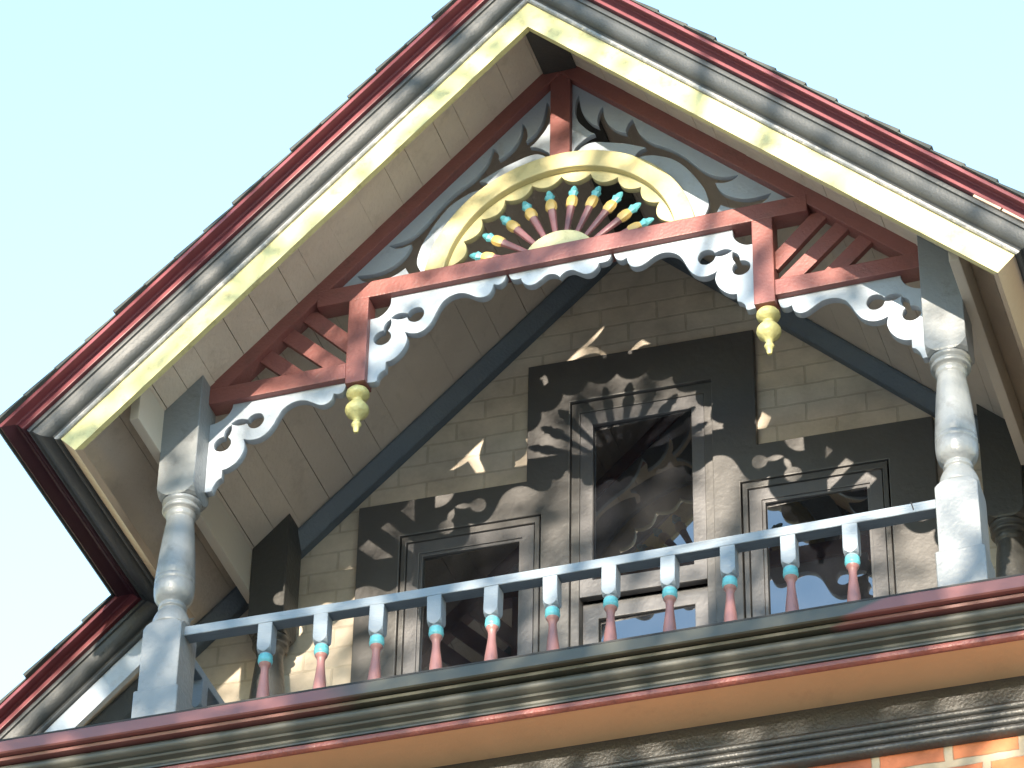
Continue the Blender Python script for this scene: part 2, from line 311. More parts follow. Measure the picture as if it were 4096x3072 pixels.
for sg in (-1, 1):
    # the slab of shingles is the part itself
    v = []; f = []; edge = 0.13
    def slab(s0, s1, y0, y1, n0, n1, e0=0.0):
        b = len(v)
        for (s, n) in ((s0, n0), (s1, n0), (s1, n1+e0), (s0, n1)):
            v.append(RP(sg, s, y0, n)); 
        for (s, n) in ((s0, n0), (s1, n0), (s1, n1+e0), (s0, n1)):
            v.append(RP(sg, s, y1, n))
        f.extend([(b,b+1,b+2,b+3),(b+7,b+6,b+5,b+4),(b,b+4,b+5,b+1),(b+1,b+5,b+6,b+2),(b+2,b+6,b+7,b+3),(b+3,b+7,b+4,b)])
    k = 0; s = -0.21
    while s < SLOW:
        s1 = s+0.145; low = s1 > SE+edge+0.03
        j = random.uniform(-0.006, 0.010)
        slab(max(s, -0.215*ST/CT), s1, (YL-edge-0.004 if low else YB-edge-0.004)-j, 4.0, 0.212, 0.2165, 0.010)
        s = s1-0.003; k += 1
    roof = mk('roof_slope', v, f, 'shingle', house)
    roof['label'] = 'left roof slope with dark shingles over a red drip edge' if sg < 0 else 'right roof slope with dark shingles over a red drip edge'
    # decking between soffit and shingles
    dk = [(-NS*ST/CT, YB+0.03, NS+0.012), (SE-0.01, YB+0.03, NS+0.012), (SE-0.01, 4.0, NS+0.012), (-NS*ST/CT, 4.0, NS+0.012)]
    for which in ('rake', 'eave', 'lower'):
        dmat = 'eave_shade_red' if which == 'eave' else 'red'
        fmat = {'rake': 'yellow', 'eave': 'tan_edge', 'lower': 'grey_white'}[which]
        sweep('barge_board' if which != 'eave' else 'eave_board', run(sg, FAS, which), fmat, roof)
        sweep('bead_strip', run(sg, BEA, which), 'bead' if which == 'rake' else 'black', roof)
        sweep('crown_molding', run(sg, CRO, which), 'black', roof, smooth=True)
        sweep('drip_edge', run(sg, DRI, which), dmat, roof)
    if sg > 0:
        MT.setdefault('bare_wood', paint('bare weathered wood', (0.55, 0.42, 0.32), 0.7, 0.15, 0.5, 60))
        for s_a, s_b in ((1.985, 2.100), (2.108, 2.24)):
            sweep('bare_wood_strip', [[RP(sg, s_, YB-o, n+0.012*(s_-1.98)) for o, n in ((0.04, 0.1695), (0.0655, 0.1690), (0.0665, 0.1765), (0.04, 0.1770))] for s_ in (s_a, s_b)], 'bare_wood', roof)
    # soffit boards running front to back, each board its own strip inside one mesh
    v = []; f = []
    def board(s0, s1, y0, y1, dn):
        b = len(v)
        for n in (NS+dn, NS+0.02):
            v.extend([RP(sg, s0, y0, n), RP(sg, s1, y0, n), RP(sg, s1, y1, n), RP(sg, s0, y1, n)])
        f.extend([(b,b+1,b+2,b+3),(b+7,b+6,b+5,b+4),(b,b+4,b+5,b+1),(b+1,b+5,b+6,b+2),(b+2,b+6,b+7,b+3),(b+3,b+7,b+4,b)])
    rnd = random.Random(3); s = -NS*ST/CT
    while s < SLOW-0.05:
        wd = rnd.choice((0.10, 0.125, 0.145)) if s < 1.93 else 0.7; s1 = s+wd
        low = s1 > SE-0.03
        if s1 > SE-0.03 and s < SE-0.03: s1 = SE-0.026
        if s < 1.93 < s1: s1 = 1.985; low = False
        gap = rnd.choice((0.0005, 0.0008, 0.0016, 0.0026))
        board(s+gap/2, s1-gap/2, (YL+0.026) if (s > SE-0.03) else YB+0.026, 1.45, rnd.uniform(-0.0015, 0.0015))
        s = s1
    so = mk('soffit', v, f, 'soffit', roof)
    mk('soffit_backing', [RP(sg, s_, y_, NS+0.021) for s_, y_ in ((-NS*ST/CT, YB+0.03), (SE-0.03, YB+0.03), (SE-0.03, YL+0.03), (SLOW, YL+0.03), (SLOW, 4), (-NS*ST/CT, 4))], [(0,1,2,3,4,5)], 'groove', roof)
# dark board under the ridge
prism('ridge_board', [(-0.062, soffz(0.062)-0.012), (0.062, soffz(0.062)-0.012), (0.062, soffz(0.062)+0.003), (0, soffz(0)+0.003), (-0.062, soffz(0.062)+0.003)], YB+0.03, 1.06, 'frieze', house)
# boards carrying the eaves, above the posts
for sg in (-1, 1):
    xa, xb = sorted((sg*1.417, sg*1.452))
    zt = [soffz(x)-0.004 for x in (xa, xb)]
    prism('eave_plate', [(xa, 0.955), (xb, 0.955), (xb, zt[1]), (xa, zt[0])], -0.20, 0.93, 'tan_board', house, bevel=0.004)

# gable wall of painted brick, with an opening for the windows
def wall_poly():
    X = 2.85
    return [(-X, -0.44), (-X, soffz(X)+0.03), (0, soffz(0)+0.03), (X, soffz(X)+0.03), (X, -0.44)]
hole = [(-1.05, -0.40), (-1.05, 1.37), (-0.40, 1.37), (-0.40, 1.91), (0.40, 1.91), (0.40, 1.37), (1.05, 1.37), (1.05, -0.40)]
flat('gable_wall', [wall_poly(), hole], 0.028, 0.2, 'tan_brick', house, bevel=0.0005, tf=WR)
# room behind the panes
prism('dark_room', [(-1.2, -0.45), (1.2, -0.45), (1.2, 2.0), (-1.2, 2.0)], 0.235, 0.26, 'interior', house, tf=WP)
# sprung rake trim where the wall meets the soffit
for sg in (-1, 1):
    prof = [(0.026, -0.002), (-0.046, -0.002), (-0.050, -0.006), (-0.050, -0.016), (-0.014, -0.056), (-0.008, -0.060), (0.026, -0.060)]
    secs = []
    for s_ in (0.0, 3.9):
        secs.append([WR((sg*(s_*CT+(NS+n)*ST), o, Z0-s_*ST+(NS+n)*CT)) if s_ > 0 else WR((0, o, Z0+(NS+n)/CT)) for o, n in prof])
    sweep('rake_trim', secs, 'trim_blue', house)

# windows: one casing board shared in the photo by three openings
cas = flat('window_casing', [
    [(-1.083, -0.42), (-1.083, 1.404), (-0.435, 1.404), (-0.435, 1.947), (0.435, 1.947), (0.435, 1.404), (1.083, 1.404), (1.083, -0.42)],
    [(-0.918, -0.38), (-0.918, 1.243), (-0.378, 1.243), (-0.378, -0.38)],
    [(-0.270, -0.38), (-0.270, 1.745), (0.270, 1.745), (0.270, -0.38)],
    [(0.370, -0.38), (0.370, 1.243), (0.914, 1.243), (0.914, -0.38)]], 0.0, 0.04, 'casing', house, bevel=0.003, tf=WP)
def ring(name, x0, x1, z0, z1, wd, y0, th, mat, par, wt=None, wb=None):
    wt = wd if wt is None else wt; wb = wd if wb is None else wb
    return flat(name, [[(x0, z0), (x0, z1), (x1, z1), (x1, z0)], [(x0+wd, z0+wb), (x0+wd, z1-wt), (x1-wd, z1-wt), (x1-wd, z0+wb)]], y0, th, mat, par, bevel=0.002, tf=WP)
def window(x0, x1, zt, center):
    xm = (x0+x1)/2
    def GP(p): q_ = WP(p); return (q_[0], DW+KW*xm+p[1], q_[2])       # the panes sit square to the street, not to the wall
    wn = bpy.data.objects.new('window', None); COL.objects.link(wn); wn.parent = house
    wn.location = WP(((x0+x1)/2, 0.05, 0.6))
    inv = wn.location.copy()
    made = []
    if center:
        made.append(ring('window_frame', x0+.002, x1-.002, -0.38, zt-.002, 0.031, 0.016, 0.12, 'casing', None, wt=0.045))
        made.append(ring('upper_sash', x0+.034, x1-.034, 0.852, zt-.049, 0.048, 0.020, 0.032, 'sash', None, wt=0.058, wb=0.072))
        made.append(ring('lower_sash', x0+.034, x1-.034, -0.34, 0.85, 0.058, 0.062, 0.032, 'sash', None, wt=0.07, wb=0.09))
        made.append(mk('pane', [GP(p) for p in ((x0+.07, .036, .90), (x1-.07, .036, .90), (x1-.07, .036, zt-.09), (x0+.07, .036, zt-.09))], [(0,1,2,3)], 'glass'))
        made.append(mk('pane', [GP(p) for p in ((x0+.07, .076, -.30), (x1-.07, .076, -.30), (x1-.07, .076, .80), (x0+.07, .076, .80))], [(0,1,2,3)], 'glass'))
    else:
        made.append(ring('window_frame', x0+.006, x1-.006, -0.38, zt-.006, 0.018, 0.004, 0.12, 'casing', None, wt=0.026))
        made.append(ring('sash', x0+.028, x1-.028, -0.36, zt-.036, 0.046, 0.010, 0.035, 'sash', None, wt=0.050, wb=0.09))
        a, b, c_ = x0+.074, x1-.074, zt-.086
        made.append(ring('glazing_stop', a, b, -0.27, c_, 0.012, 0.016, 0.025, 'sash', None))
        made.append(mk('pane', [GP(p) for p in ((a, .026, -.28), (b, .026, -.28), (b, .026, c_+.01), (a, .026, c_+.01))], [(0,1,2,3)], 'glass'))
        made.append(ring('gap_seal', x0-.004, x1+.004, -0.385, zt+.004, 0.014, 0.0305, 0.02, 'groove', None))
    for o in made:
        o.parent = wn; o.matrix_parent_inverse = Matrix.Translation(-inv)
    return wn
bpy.context.view_layer.update()
for a in ((-0.918, -0.378, 1.243, False), (-0.270, 0.270, 1.745, True), (0.370, 0.914, 1.243, False)):
    wn = window(*a)
    wn['label'] = {-0.918: 'short single pane window on the left, mostly in shade', -0.27: 'tall double hung middle window with dark panes', 0.37: 'short right window mirroring blue sky and fretwork'}[a[0]]

# balcony deck, cornice across the front and brick wall below
box('balcony_deck', -3.0, 3.0, -0.13, 1.25, -0.475, -0.44, 'rear_post', house)
def crun(name, prof, x0, x1, mat, par, smooth=False):
    return sweep(name, [[(x, y, z-0.0105*(x-0.8)) for y, z in prof] for x in (x0, x1)], mat, par, smooth=smooth)   # the old cornice has settled a little to one side
corn = bpy.data.objects.new('front_cornice', None); COL.objects.link(corn); corn.parent = house
FL = [(-0.05, -0.366), (-0.256, -0.370), (-0.264, -0.371), (-0.267, -0.374), (-0.268, -0.414), (-0.263, -0.418), (-0.240, -0.416), (-0.05, -0.416)]
crun('metal_drip_edge', FL, -3.0, 3.0, 'gutter', corn)
crun('lip_shade_strip', [(-0.05, -0.3655), (-0.263, -0.3695), (-0.264, -0.3635), (-0.05, -0.359)], -3.0, 3.0, 'groove', corn)  # black strip painting the shadow line along the top of the drip edge
DM = [(-0.05, -0.4175), (-0.240, -0.4175), (-0.243, -0.421), (-0.240, -0.430), (-0.05, -0.430)]
crun('drip_molding', DM, -3.0, 3.0, 'gutter', corn)
cy = [(-0.05, -0.4305), (-0.205, -0.4305)] + [(-0.205-0.020*math.sin(a), -0.4515+0.019*math.cos(a)) for a in [0.26*k for k in range(0, 10)]] + \
     [(-0.200, -0.473), (-0.208, -0.476), (-0.210, -0.480), (-0.207, -0.485), (-0.196, -0.487), (-0.188, -0.491), (-0.186, -0.498), (-0.190, -0.505), (-0.196, -0.512), (-0.196, -0.517), (-0.05, -0.517)]
crun('crown_molding', cy, -3.0, 3.0, 'cornice_black', corn, smooth=True)
crun('red_molding', [(-0.1765, -0.5185), (-0.18, -0.5185), (-0.192, -0.520), (-0.195, -0.526), (-0.193, -0.536), (-0.188, -0.540), (-0.182, -0.5425), (-0.1765, -0.5425)], -3.0, 3.0, 'molding_red', corn, smooth=True)
crun('flat_soffit', [(-0.176, -0.540), (0.03, -0.540), (0.03, -0.525), (-0.176, -0.525)], -3.0, 3.0, 'cornice_soffit', corn)
fr = [(0.05, -0.540), (0.012, -0.540), (0.012, -0.628), (0.004, -0.632)]
for z in (-0.637, -0.664, -0.691, -0.718):
    fr += [(0.004-0.015*math.sin(a), z-0.0130*(1-math.cos(a))) for a in [0.2+0.3*k for k in range(0, 10)]]
fr += [(0.006, -0.747), (0.05, -0.747)]
crun('frieze_molding', fr, -3.0, 3.0, 'frieze', corn, smooth=True)
bw = prism('brick_wall', [(-2.95, GROUND), (2.95, GROUND), (2.95, -0.55), (-2.95, -0.55)], 0.02, 0.3, 'brick', house, bevel=0)
for sg in (-1, 1):
    xa, xb = sorted((sg*2.70, sg*2.95)); box('side_wall', xa, xb, 0.301, 6.0, GROUND, -0.45, 'brick', house, bevel=0)
    xa, xb = sorted((sg*2.70, sg*2.85)); box('side_wall', xa, xb, 1.35, 6.0, -0.45, 0.0, 'brick', house, bevel=0)

# ------------------------------------------------------------------ turned posts
PW_, PH = 0.069, 0.064
def post_mesh():
    bm = bmesh.new()
    def addbox(hw, z0, z1, cap=None):
        vs = [bm.verts.new(p) for p in boxv(-hw, hw, -hw, hw, z0, z1)]
        for q in BF: bm.faces.new([vs[i] for i in q])
    def ringblock(levels):
        # square block with lamb's-tongue chamfers: levels of (half width, corner cut, z)
        L = []
        for hw, c, z in levels:
            c = max(c, 0.0006)
            L.append([bm.verts.new(p) for p in ((-hw+c,-hw,z),(hw-c,-hw,z),(hw,-hw+c,z),(hw,hw-c,z),(hw-c,hw,z),(-hw+c,hw,z),(-hw,hw-c,z),(-hw,-hw+c,z))])
        for a, b in zip(L, L[1:]):
            for i in range(8): bm.faces.new((a[i], a[(i+1) % 8], b[(i+1) % 8], b[i]))
        bm.faces.new(L[0][::-1]); bm.faces.new(L[-1])
    ringblock([(0.079, 0.003, -0.44), (0.079, 0.003, -0.052), (0.077, 0.003, -0.048)])
    ringblock([(0.069, 0.002, -0.0478), (0.069, 0.002, 0.205), (0.069, 0.010, 0.218), (0.068, 0.022, 0.229), (0.066, 0.032, 0.236)])
    ringblock([(0.066, 0.034, 0.765), (0.0685, 0.022, 0.773), (0.069, 0.010, 0.784), (0.069, 0.002, 0.798), (0.069, 0.002, 1.30)])
    prof = [(0.066, 0.236), (0.0665, 0.246), (0.064, 0.262), (0.060, 0.278), (0.053, 0.294), (0.045, 0.306), (0.043, 0.310), (0.047, 0.313), (0.049, 0.319), (0.047, 0.326), (0.043, 0.330),
            (0.046, 0.336), (0.056, 0.345), (0.064, 0.358), (0.068, 0.376), (0.0695, 0.398), (0.0693, 0.412), (0.0672, 0.415), (0.0672, 0.417), (0.0692, 0.420), (0.0688, 0.434), (0.0668, 0.437), (0.0668, 0.439), (0.0684, 0.442),
            (0.066, 0.480), (0.062, 0.540), (0.057, 0.600), (0.052, 0.650), (0.048, 0.682), (0.0462, 0.690), (0.0462, 0.692), (0.050, 0.696), (0.0525, 0.706), (0.051, 0.717), (0.050, 0.720),
            (0.062, 0.723), (0.0665, 0.729), (0.065, 0.737), (0.058, 0.744), (0.060, 0.748), (0.067, 0.753), (0.0685, 0.761), (0.066, 0.769), (0.060, 0.774)]
    S = 40; R_ = []
    for r, z in prof: R_.append([bm.verts.new((r*math.cos(2*math.pi*k/S), r*math.sin(2*math.pi*k/S), z)) for k in range(S)])
    for a, b in zip(R_, R_[1:]):
        for k in range(S):
            ff = bm.faces.new((a[k], a[(k+1) % S], b[(k+1) % S], b[k])); ff.smooth = True
    bmesh.ops.recalc_face_normals(bm, faces=bm.faces)
    return bm
bm = post_mesh()
# notch the top of the post to the slope of the soffit
def cut_top(bm, x, y):
    b = bm.copy(); sg = 1 if x > 0 else -1
    nrm = Vector((sg*ST, 0, CT)); co = Vector((x, y, soffz(x)-0.004))-Vector((x, y, 0))
    bmesh.ops.bisect_plane(b, geom=b.verts[:]+b.edges[:]+b.faces[:], plane_co=co, plane_no=nrm, clear_outer=True)
    es = [e for e in b.edges if e.is_boundary]
    bmesh.ops.holes_fill(b, edges=es)
    return b
PX = 1.350
for sg, nm in ((-1, 'left'), (1, 'right')):
    for y, mat, rear in ((PW_, 'post', False), (DW+sg*PX*KW-0.070, 'rear_post', True)):
        x = sg*(PX if not rear else 1.345)
        lab = {(-1, False): 'grey turned post at the shaded end of the balcony, next to the jutting eave corner', (1, False): 'sunlit grey turned post where the handrail is cracked near its end',
               (-1, True): 'black turned post against the tan brick wall, left of the short shaded window', (1, True): 'black turned post against the wall, partly hidden behind the sunlit front post'}[(sg, rear)]
        b = cut_top(bm, x, y); me = bpy.data.meshes.new('turned_post'); b.to_mesh(me); b.free()
        o = link('turned_post', me, mat); o.location = (x, y, 0)
        o['label'] = lab; o['category'] = 'post'; o['group'] = 'turned balcony posts'
bm.free()

# ------------------------------------------------------------------ railings
def zr(x): # the old handrail sags a little
    return 0.186+0.010*(x/1.28)**2-0.012*(x/1.28)
def baluster_mesh(me_name='baluster'):
    hw = 0.0248; b = bmesh.new()
    L = []
    for h, c, z in ((hw, 0.0015, 0.0), (hw, 0.0015, -0.088), (hw, 0.006, -0.100), (hw*0.97, 0.014, -0.108), (hw*0.9, 0.020, -0.112)):
        L.append([b.verts.new(p) for p in ((-h+c,-h,z),(h-c,-h,z),(h,-h+c,z),(h,h-c,z),(h-c,h,z),(-h+c,h,z),(-h,h-c,z),(-h,-h+c,z))])
    for a, e in zip(L, L[1:]):
        for i in range(8): b.faces.new((a[i], e[i], e[(i+1) % 8], a[(i+1) % 8]))
    b.faces.new(L[-1]); b.faces.new(L[0])
    prof = [(0.020, -0.112, 0), (0.020, -0.116, 1), (0.0235, -0.119, 1), (0.0245, -0.124, 1), (0.0225, -0.128, 1), (0.0245, -0.132, 1), (0.0255, -0.139, 1), (0.0235, -0.147, 1), (0.021, -0.150, 2),
            (0.0215, -0.154, 2), (0.0165, -0.161, 2), (0.0135, -0.172, 2), (0.0130, -0.186, 2), (0.0145, -0.205, 2), (0.0175, -0.232, 2), (0.0205, -0.258, 2), (0.0225, -0.285, 2), (0.0218, -0.310, 2), (0.017, -0.335, 2), (0.013, -0.350, 2), (0.018, -0.356, 2), (0.020, -0.364, 0), (0.020, -0.372, 0)]
    S = 24; R_ = [[b.verts.new((r*math.cos(2*math.pi*k/S), r*math.sin(2*math.pi*k/S), z)) for k in range(S)] for r, z, m in prof]
    for i, (p, q) in enumerate(zip(R_, R_[1:])):
        for k in range(S):
            ff = b.faces.new((p[k], q[k], q[(k+1) % S], p[(k+1) % S])); ff.smooth = True; ff.material_index = prof[i][2]
    h = hw
    vs = [b.verts.new(p) for p in boxv(-h, h, -h, h, -0.52, -0.372)]
    for q in BF: b.faces.new([vs[i] for i in q])
    bmesh.ops.recalc_face_normals(b, faces=b.faces)
    me = bpy.data.meshes.new(me_name); b.to_mesh(me); b.free()
    for m in ('rail', 'teal', 'vase_red'): me.materials.append(MT[m])
    return me
BM_ = baluster_mesh()
RY = 0.055
rail = thing('balcony_railing', 'blue grey balcony railing with turquoise ringed pink red balusters along the front', 'railing')
secs = []
for k in range(25):
    x = -1.283+2.566*k/24; z = zr(x); secs.append([(x, RY-.025, z+.0015), (x, RY-.0235, z), (x, RY-.0235, z) , (x, RY-.025, z-.031), (x, RY-.023, z-.033), (x, RY+.025, z-.033), (x, RY+.025, z+.002), (x, RY-.022, z+.004)])
sweep('handrail', [[p for i, p in enumerate(s_) if i not in (1, 2)] for s_ in secs], 'rail', rail)
for k in range(11):
    x = -0.9945+0.1986*k+random.uniform(-0.003, 0.003)
    o = bpy.data.objects.new('baluster', BM_); COL.objects.link(o); o.parent = rail
    o.location = (x, RY, zr(x)-0.033+random.uniform(-.002, .002)); o.rotation_euler = (random.uniform(-.016, .016), random.uniform(-.02, .02), random.uniform(-.08, .08))
prism('rail_crack', [(1.196, zr(1.2)+.006), (1.200, zr(1.2)+.010), (1.2025, zr(1.2)-.006), (1.206, zr(1.2)-.022), (1.203, zr(1.2)-.026), (1.199, zr(1.2)-.008)], RY-.0265, RY-.024, 'groove', rail, bevel=0)  # dark sliver on the rail face for the crack near its end
box('bottom_rail', -1.275, 1.275, RY-.028, RY+.028, -0.40, -0.355, 'rail', rail)
for sg in (-1, 1):
    sr = thing('side_railing', 'short blue grey side railing running back to the wall behind the shaded front post' if sg < 0 else 'short side railing running back to the wall behind the sunlit front post', 'railing')
    x = sg*1.335
    box('handrail', x-.024, x+.024, 0.142, 0.93, 0.165, 0.20, 'rail', sr)
    box('bottom_rail', x-.026, x+.026, 0.142, 0.93, -0.40, -0.355, 'rail', sr)
    for y in (0.30, 0.49, 0.68, 0.86):
        o = bpy.data.objects.new('baluster', BM_); COL.objects.link(o); o.parent = sr; o.location = (x, y, 0.166)

# ------------------------------------------------------------------ open fretwork screen of the gable
FY = 0.078; FT = 0.062
scr = thing('gable_screen', 'fretwork truss in the gable peak with red beams, yellow sunburst and pale scalloped brackets', 'gable screen')
box('king_post', -0.038, 0.037, FY+.001, FY+FT, 2.03, 2.475, 'maroon', scr)
box('collar_beam', -0.895, 0.895, FY-.010, FY+FT, 1.541, 1.614, 'maroon', scr, bevel=0.004)
for sg in (-1, 1):
    xa, xb = sorted((sg*0.698, sg*0.772))
    box('pendant_post', xa, xb, FY-.012, FY+FT, 1.163, 1.5405, 'maroon', scr, bevel=0.004)
    xa, xb = sorted((sg*0.7725, sg*1.285))
    zt = 1.258
    box('tie_beam', xa, xb, FY-.010, FY+FT, 1.190, zt, 'maroon', scr, bevel=0.004)
    # raking chord under the soffit
    zt_, zb_ = 2.530, 2.443
    pts = [(0.0, zt_), (sg*1.285, zt_-MS*1.285), (sg*1.285, max(zb_-MS*1.285, 1.259)), (sg*1.2175, 1.259), (0.0, zb_)]
    prism('rake_chord', pts, FY-.0075, FY+FT, 'maroon', scr, bevel=0.003)
    # diagonal slats in the corner triangle, set back
    SL = [((0.9105, 1.510), (0.776, 1.366)), ((0.985, 1.440), (0.800, 1.256)), ((1.058, 1.356), (0.958, 1.256))]
    for (xu, zu), (xl, zl) in SL:
        du = 0.052
        mm = (zu-zl)/(xu-xl)
        p = [(xu-.01+0.0, zu), (xu+.045, zu-.008), (xu+.052, zu-.058*MS), (xl+.074, zl-.012), (xl-.006, zl-.012)] if False else None
        ux, uz = Vector((xu-xl, zu-zl)).normalized(); nx, nz = -uz, ux
        h = 0.030
        e0 = 0.03; e1 = 0.05
        a = (xl-ux*e0, zl-uz*e0); b_ = (xu+ux*e1, zu+uz*e1)
        p = [(a[0]+nx*h, a[1]+nz*h), (a[0]-nx*h, a[1]-nz*h), (b_[0]-nx*h, b_[1]-nz*h), (b_[0]+nx*h, b_[1]+nz*h)]
        # clip to the triangle between post, tie beam and chord
        def clip(poly, f):
            out = []
            for i in range(len(poly)):
                A, B = poly[i], poly[(i+1) % len(poly)]; fa, fb = f(A), f(B)
                if fa >= 0: out.append(A)
                if fa*fb < 0:
                    t = fa/(fa-fb); out.append((A[0]+(B[0]-A[0])*t, A[1]+(B[1]-A[1])*t))
            return out
        p = clip(p, lambda q: q[0]-0.770); p = clip(p, lambda q: q[1]-1.25); p = clip(p, lambda q: 2.455-MS*q[0]-q[1]); p = clip(p, lambda q: 1.545-q[1])
        prism('slat', [(sg*x, z) for x, z in p], FY+.018, FY+.040, 'maroon', scr, bevel=0.001)
    prof = [(0.0, 0.0), (0.018, 0.0), (0.034, -0.006), (0.0405, -0.016), (0.0415, -0.026), (0.037, -0.036), (0.026, -0.044), (0.0195, -0.049), (0.018, -0.055), (0.022, -0.061), (0.032, -0.070), (0.0405, -0.083), (0.0425, -0.096),
            (0.038, -0.110), (0.027, -0.122), (0.018, -0.130), (0.0125, -0.138), (0.0115, -0.146), (0.0165, -0.152), (0.018, -0.158), (0.0155, -0.164), (0.011, -0.170), (0.0105, -0.182), (0.007, -0.192), (0.0, -0.194)]
    lathe('finial', [(max(r, .0004), z) for r, z in prof], 'finial', scr, base=(sg*0.7365, FY+.031, 1.162))

# brackets
H1 = [(0.529,1.473),(0.508,1.466),(0.498,1.441),(0.508,1.416),(0.529,1.407),(0.551,1.417),(0.561,1.436,1),(0.580,1.4325),(0.602,1.436),(0.623,1.447,1),(0.606,1.458),(0.585,1.461),(0.559,1.453,1),(0.549,1.466)]
H2 = [(0.621,1.443,1),(0.638,1.430),(0.646,1.412),(0.647,1.397,1),(0.666,1.392),(0.680,1.378),(0.683,1.360),(0.674,1.341),(0.652,1.331),(0.630,1.338),(0.619,1.357),(0.621,1.377),(0.631,1.390,1),(0.623,1.405),(0.619,1.423)]
IN = [(0.624,1.545,1),(0.624,1.530,1),(0.626,1.510),(0.637,1.487),(0.655,1.469),(0.674,1.460),(0.699,1.459,1),(0.699,1.172,1),(0.675,1.169),(0.664,1.173,1),(0.661,1.192),(0.650,1.207),(0.634,1.217,1),(0.633,1.250,1),(0.612,1.254),(0.588,1.272),(0.568,1.300),(0.559,1.329),(0.561,1.354),(0.568,1.371,1),
      (0.550,1.361),(0.525,1.355),(0.499,1.362),(0.475,1.385),(0.458,1.419),(0.446,1.448),(0.430,1.474),(0.407,1.492),(0.378,1.500),(0.350,1.495),(0.328,1.482),(0.307,1.467),(0.285,1.460),(0.263,1.465),(0.249,1.484),(0.243,1.510,1),(0.224,1.503),(0.205,1.515),(0.194,1.545,1)]
CE = [(-0.190,1.545,1),(-0.179,1.519),(-0.163,1.511),(-0.142,1.511,1),(-0.137,1.494),(-0.118,1.475),(-0.094,1.473),(-0.069,1.488),(-0.048,1.503),(-0.024,1.503),(-0.007,1.492),(0.0,1.483,1)]
CE = CE+[(-p[0],)+tuple(p[1:]) for p in CE[-2::-1]]
OUT = [(1.199,1.195,1),(1.202,1.172),(1.214,1.149),(1.234,1.131),(1.256,1.121),(1.281,1.117,1),(1.281,0.820,1),(1.256,0.820,1),(1.249,0.843),(1.237,0.862),(1.222,0.872,1),(1.223,0.906,1),(1.200,0.910),(1.173,0.928),(1.153,0.957),(1.144,0.988),(1.146,1.011),(1.151,1.026,1),
       (1.124,1.016),(1.093,1.017),(1.063,1.035),(1.041,1.066),(1.028,1.094),(1.011,1.124),(0.987,1.143),(0.957,1.151),(0.926,1.146),(0.899,1.130),(0.873,1.114),(0.850,1.112),(0.830,1.126),(0.822,1.153,1),(0.802,1.147),(0.784,1.157),(0.774,1.194,1)]
dx, dz = 1.111-0.531, 1.097-1.440
HO1 = [(p[0]+dx, p[1]+dz)+tuple(p[2:]) for p in H1]; HO2 = [(p[0]+dx-.002, p[1]+dz)+tuple(p[2:]) for p in H2]
mir = lambda lp: [(-p[0],)+tuple(p[1:]) for p in lp]
BY, BTH = FY+.016, 0.030
for f_ in (lambda q: q, mir):
    flat('bracket', [smooth_loop(f_(IN)), smooth_loop(f_(H1)), smooth_loop(f_(H2))], BY, BTH, 'grey_white', scr, bevel=0.0015)
    flat('bracket', [smooth_loop(f_(OUT)), smooth_loop(f_(HO1)), smooth_loop(f_(HO2))], BY, BTH, 'grey_white', scr, bevel=0.0015)
flat('bracket', [smooth_loop(CE)], BY, BTH, 'grey_white', scr, bevel=0.0015)

# pierced fret panel: triangle above the collar beam with a leafy opening and the sunburst opening
HOLE = [(0.060,2.350,1),(0.050,2.314),(0.047,2.267),(0.059,2.219),(0.080,2.185),(0.102,2.157),(0.122,2.140,1),(0.095,2.131),(0.066,2.108),(0.045,2.080),(0.040,2.020,1),(0.055,2.020),(0.055,2.070,1),(0.077,2.090),(0.102,2.099),(0.136,2.096),(0.176,2.083),(0.231,2.064),(0.275,2.042),(0.312,2.022,1),(0.288,2.012),(0.272,1.990),(0.268,1.955,1),
        (0.284,1.948,1),(0.292,1.984,1),(0.322,1.982),(0.358,1.970),(0.414,1.937),(0.457,1.888),(0.495,1.827),(0.523,1.770),(0.537,1.715),(0.536,1.680),(0.522,1.645),(0.512,1.604,1),
        (0.545,1.604,1),(0.581,1.680,1),(0.610,1.660),(0.650,1.646),(0.700,1.642),(0.740,1.658),(0.765,1.688,1),(0.709,1.682),(0.667,1.686),(0.625,1.704),(0.591,1.732),(0.571,1.763),(0.563,1.787,1),(0.601,1.779),(0.627,1.785),(0.650,1.803,1),(0.602,1.806),(0.559,1.823),(0.521,1.855),(0.487,1.897),(0.453,1.940),(0.415,1.979),(0.371,2.013),(0.335,2.038),(0.308,2.068),(0.283,2.108),(0.264,2.172,1),(0.250,2.158),(0.240,2.132),(0.240,2.112,1),(0.220,2.122),(0.194,2.144),(0.169,2.180),(0.156,2.220),(0.153,2.266,1),(0.138,2.238),(0.132,2.200),(0.137,2.170,1),(0.110,2.194),(0.085,2.232),(0.070,2.275)]
RC = (0.0, 1.545)
disc = [(0.470*math.cos(math.pi*(0.045+0.91*k/40)), RC[1]+0.470*math.sin(math.pi*(0.045+0.91*k/40))) for k in range(41)]
fretL = [(-0.86, 1.600), (0.0, 2.445), (0.86, 1.600)]
hs = smooth_loop(HOLE); hm = [(-p[0], p[1]) for p in hs]
rt = math.sqrt
# outline split in two halves so each half is a plain board with one opening
for sgn in (1, -1):
    half = [(0.020*sgn, 2.440)] + [(0.87*sgn, 1.598)]
    half += [(0.466*sgn, 1.598)] + [(sgn*0.470*math.cos(a), RC[1]+0.470*math.sin(a)) for a in [0.20+ (math.pi/2-0.045-0.20)*k/24 for k in range(25)]]
    flat('fret_panel', [half, hs if sgn > 0 else hm], FY+.030, 0.022, 'grey_white', scr, bevel=0.0012)

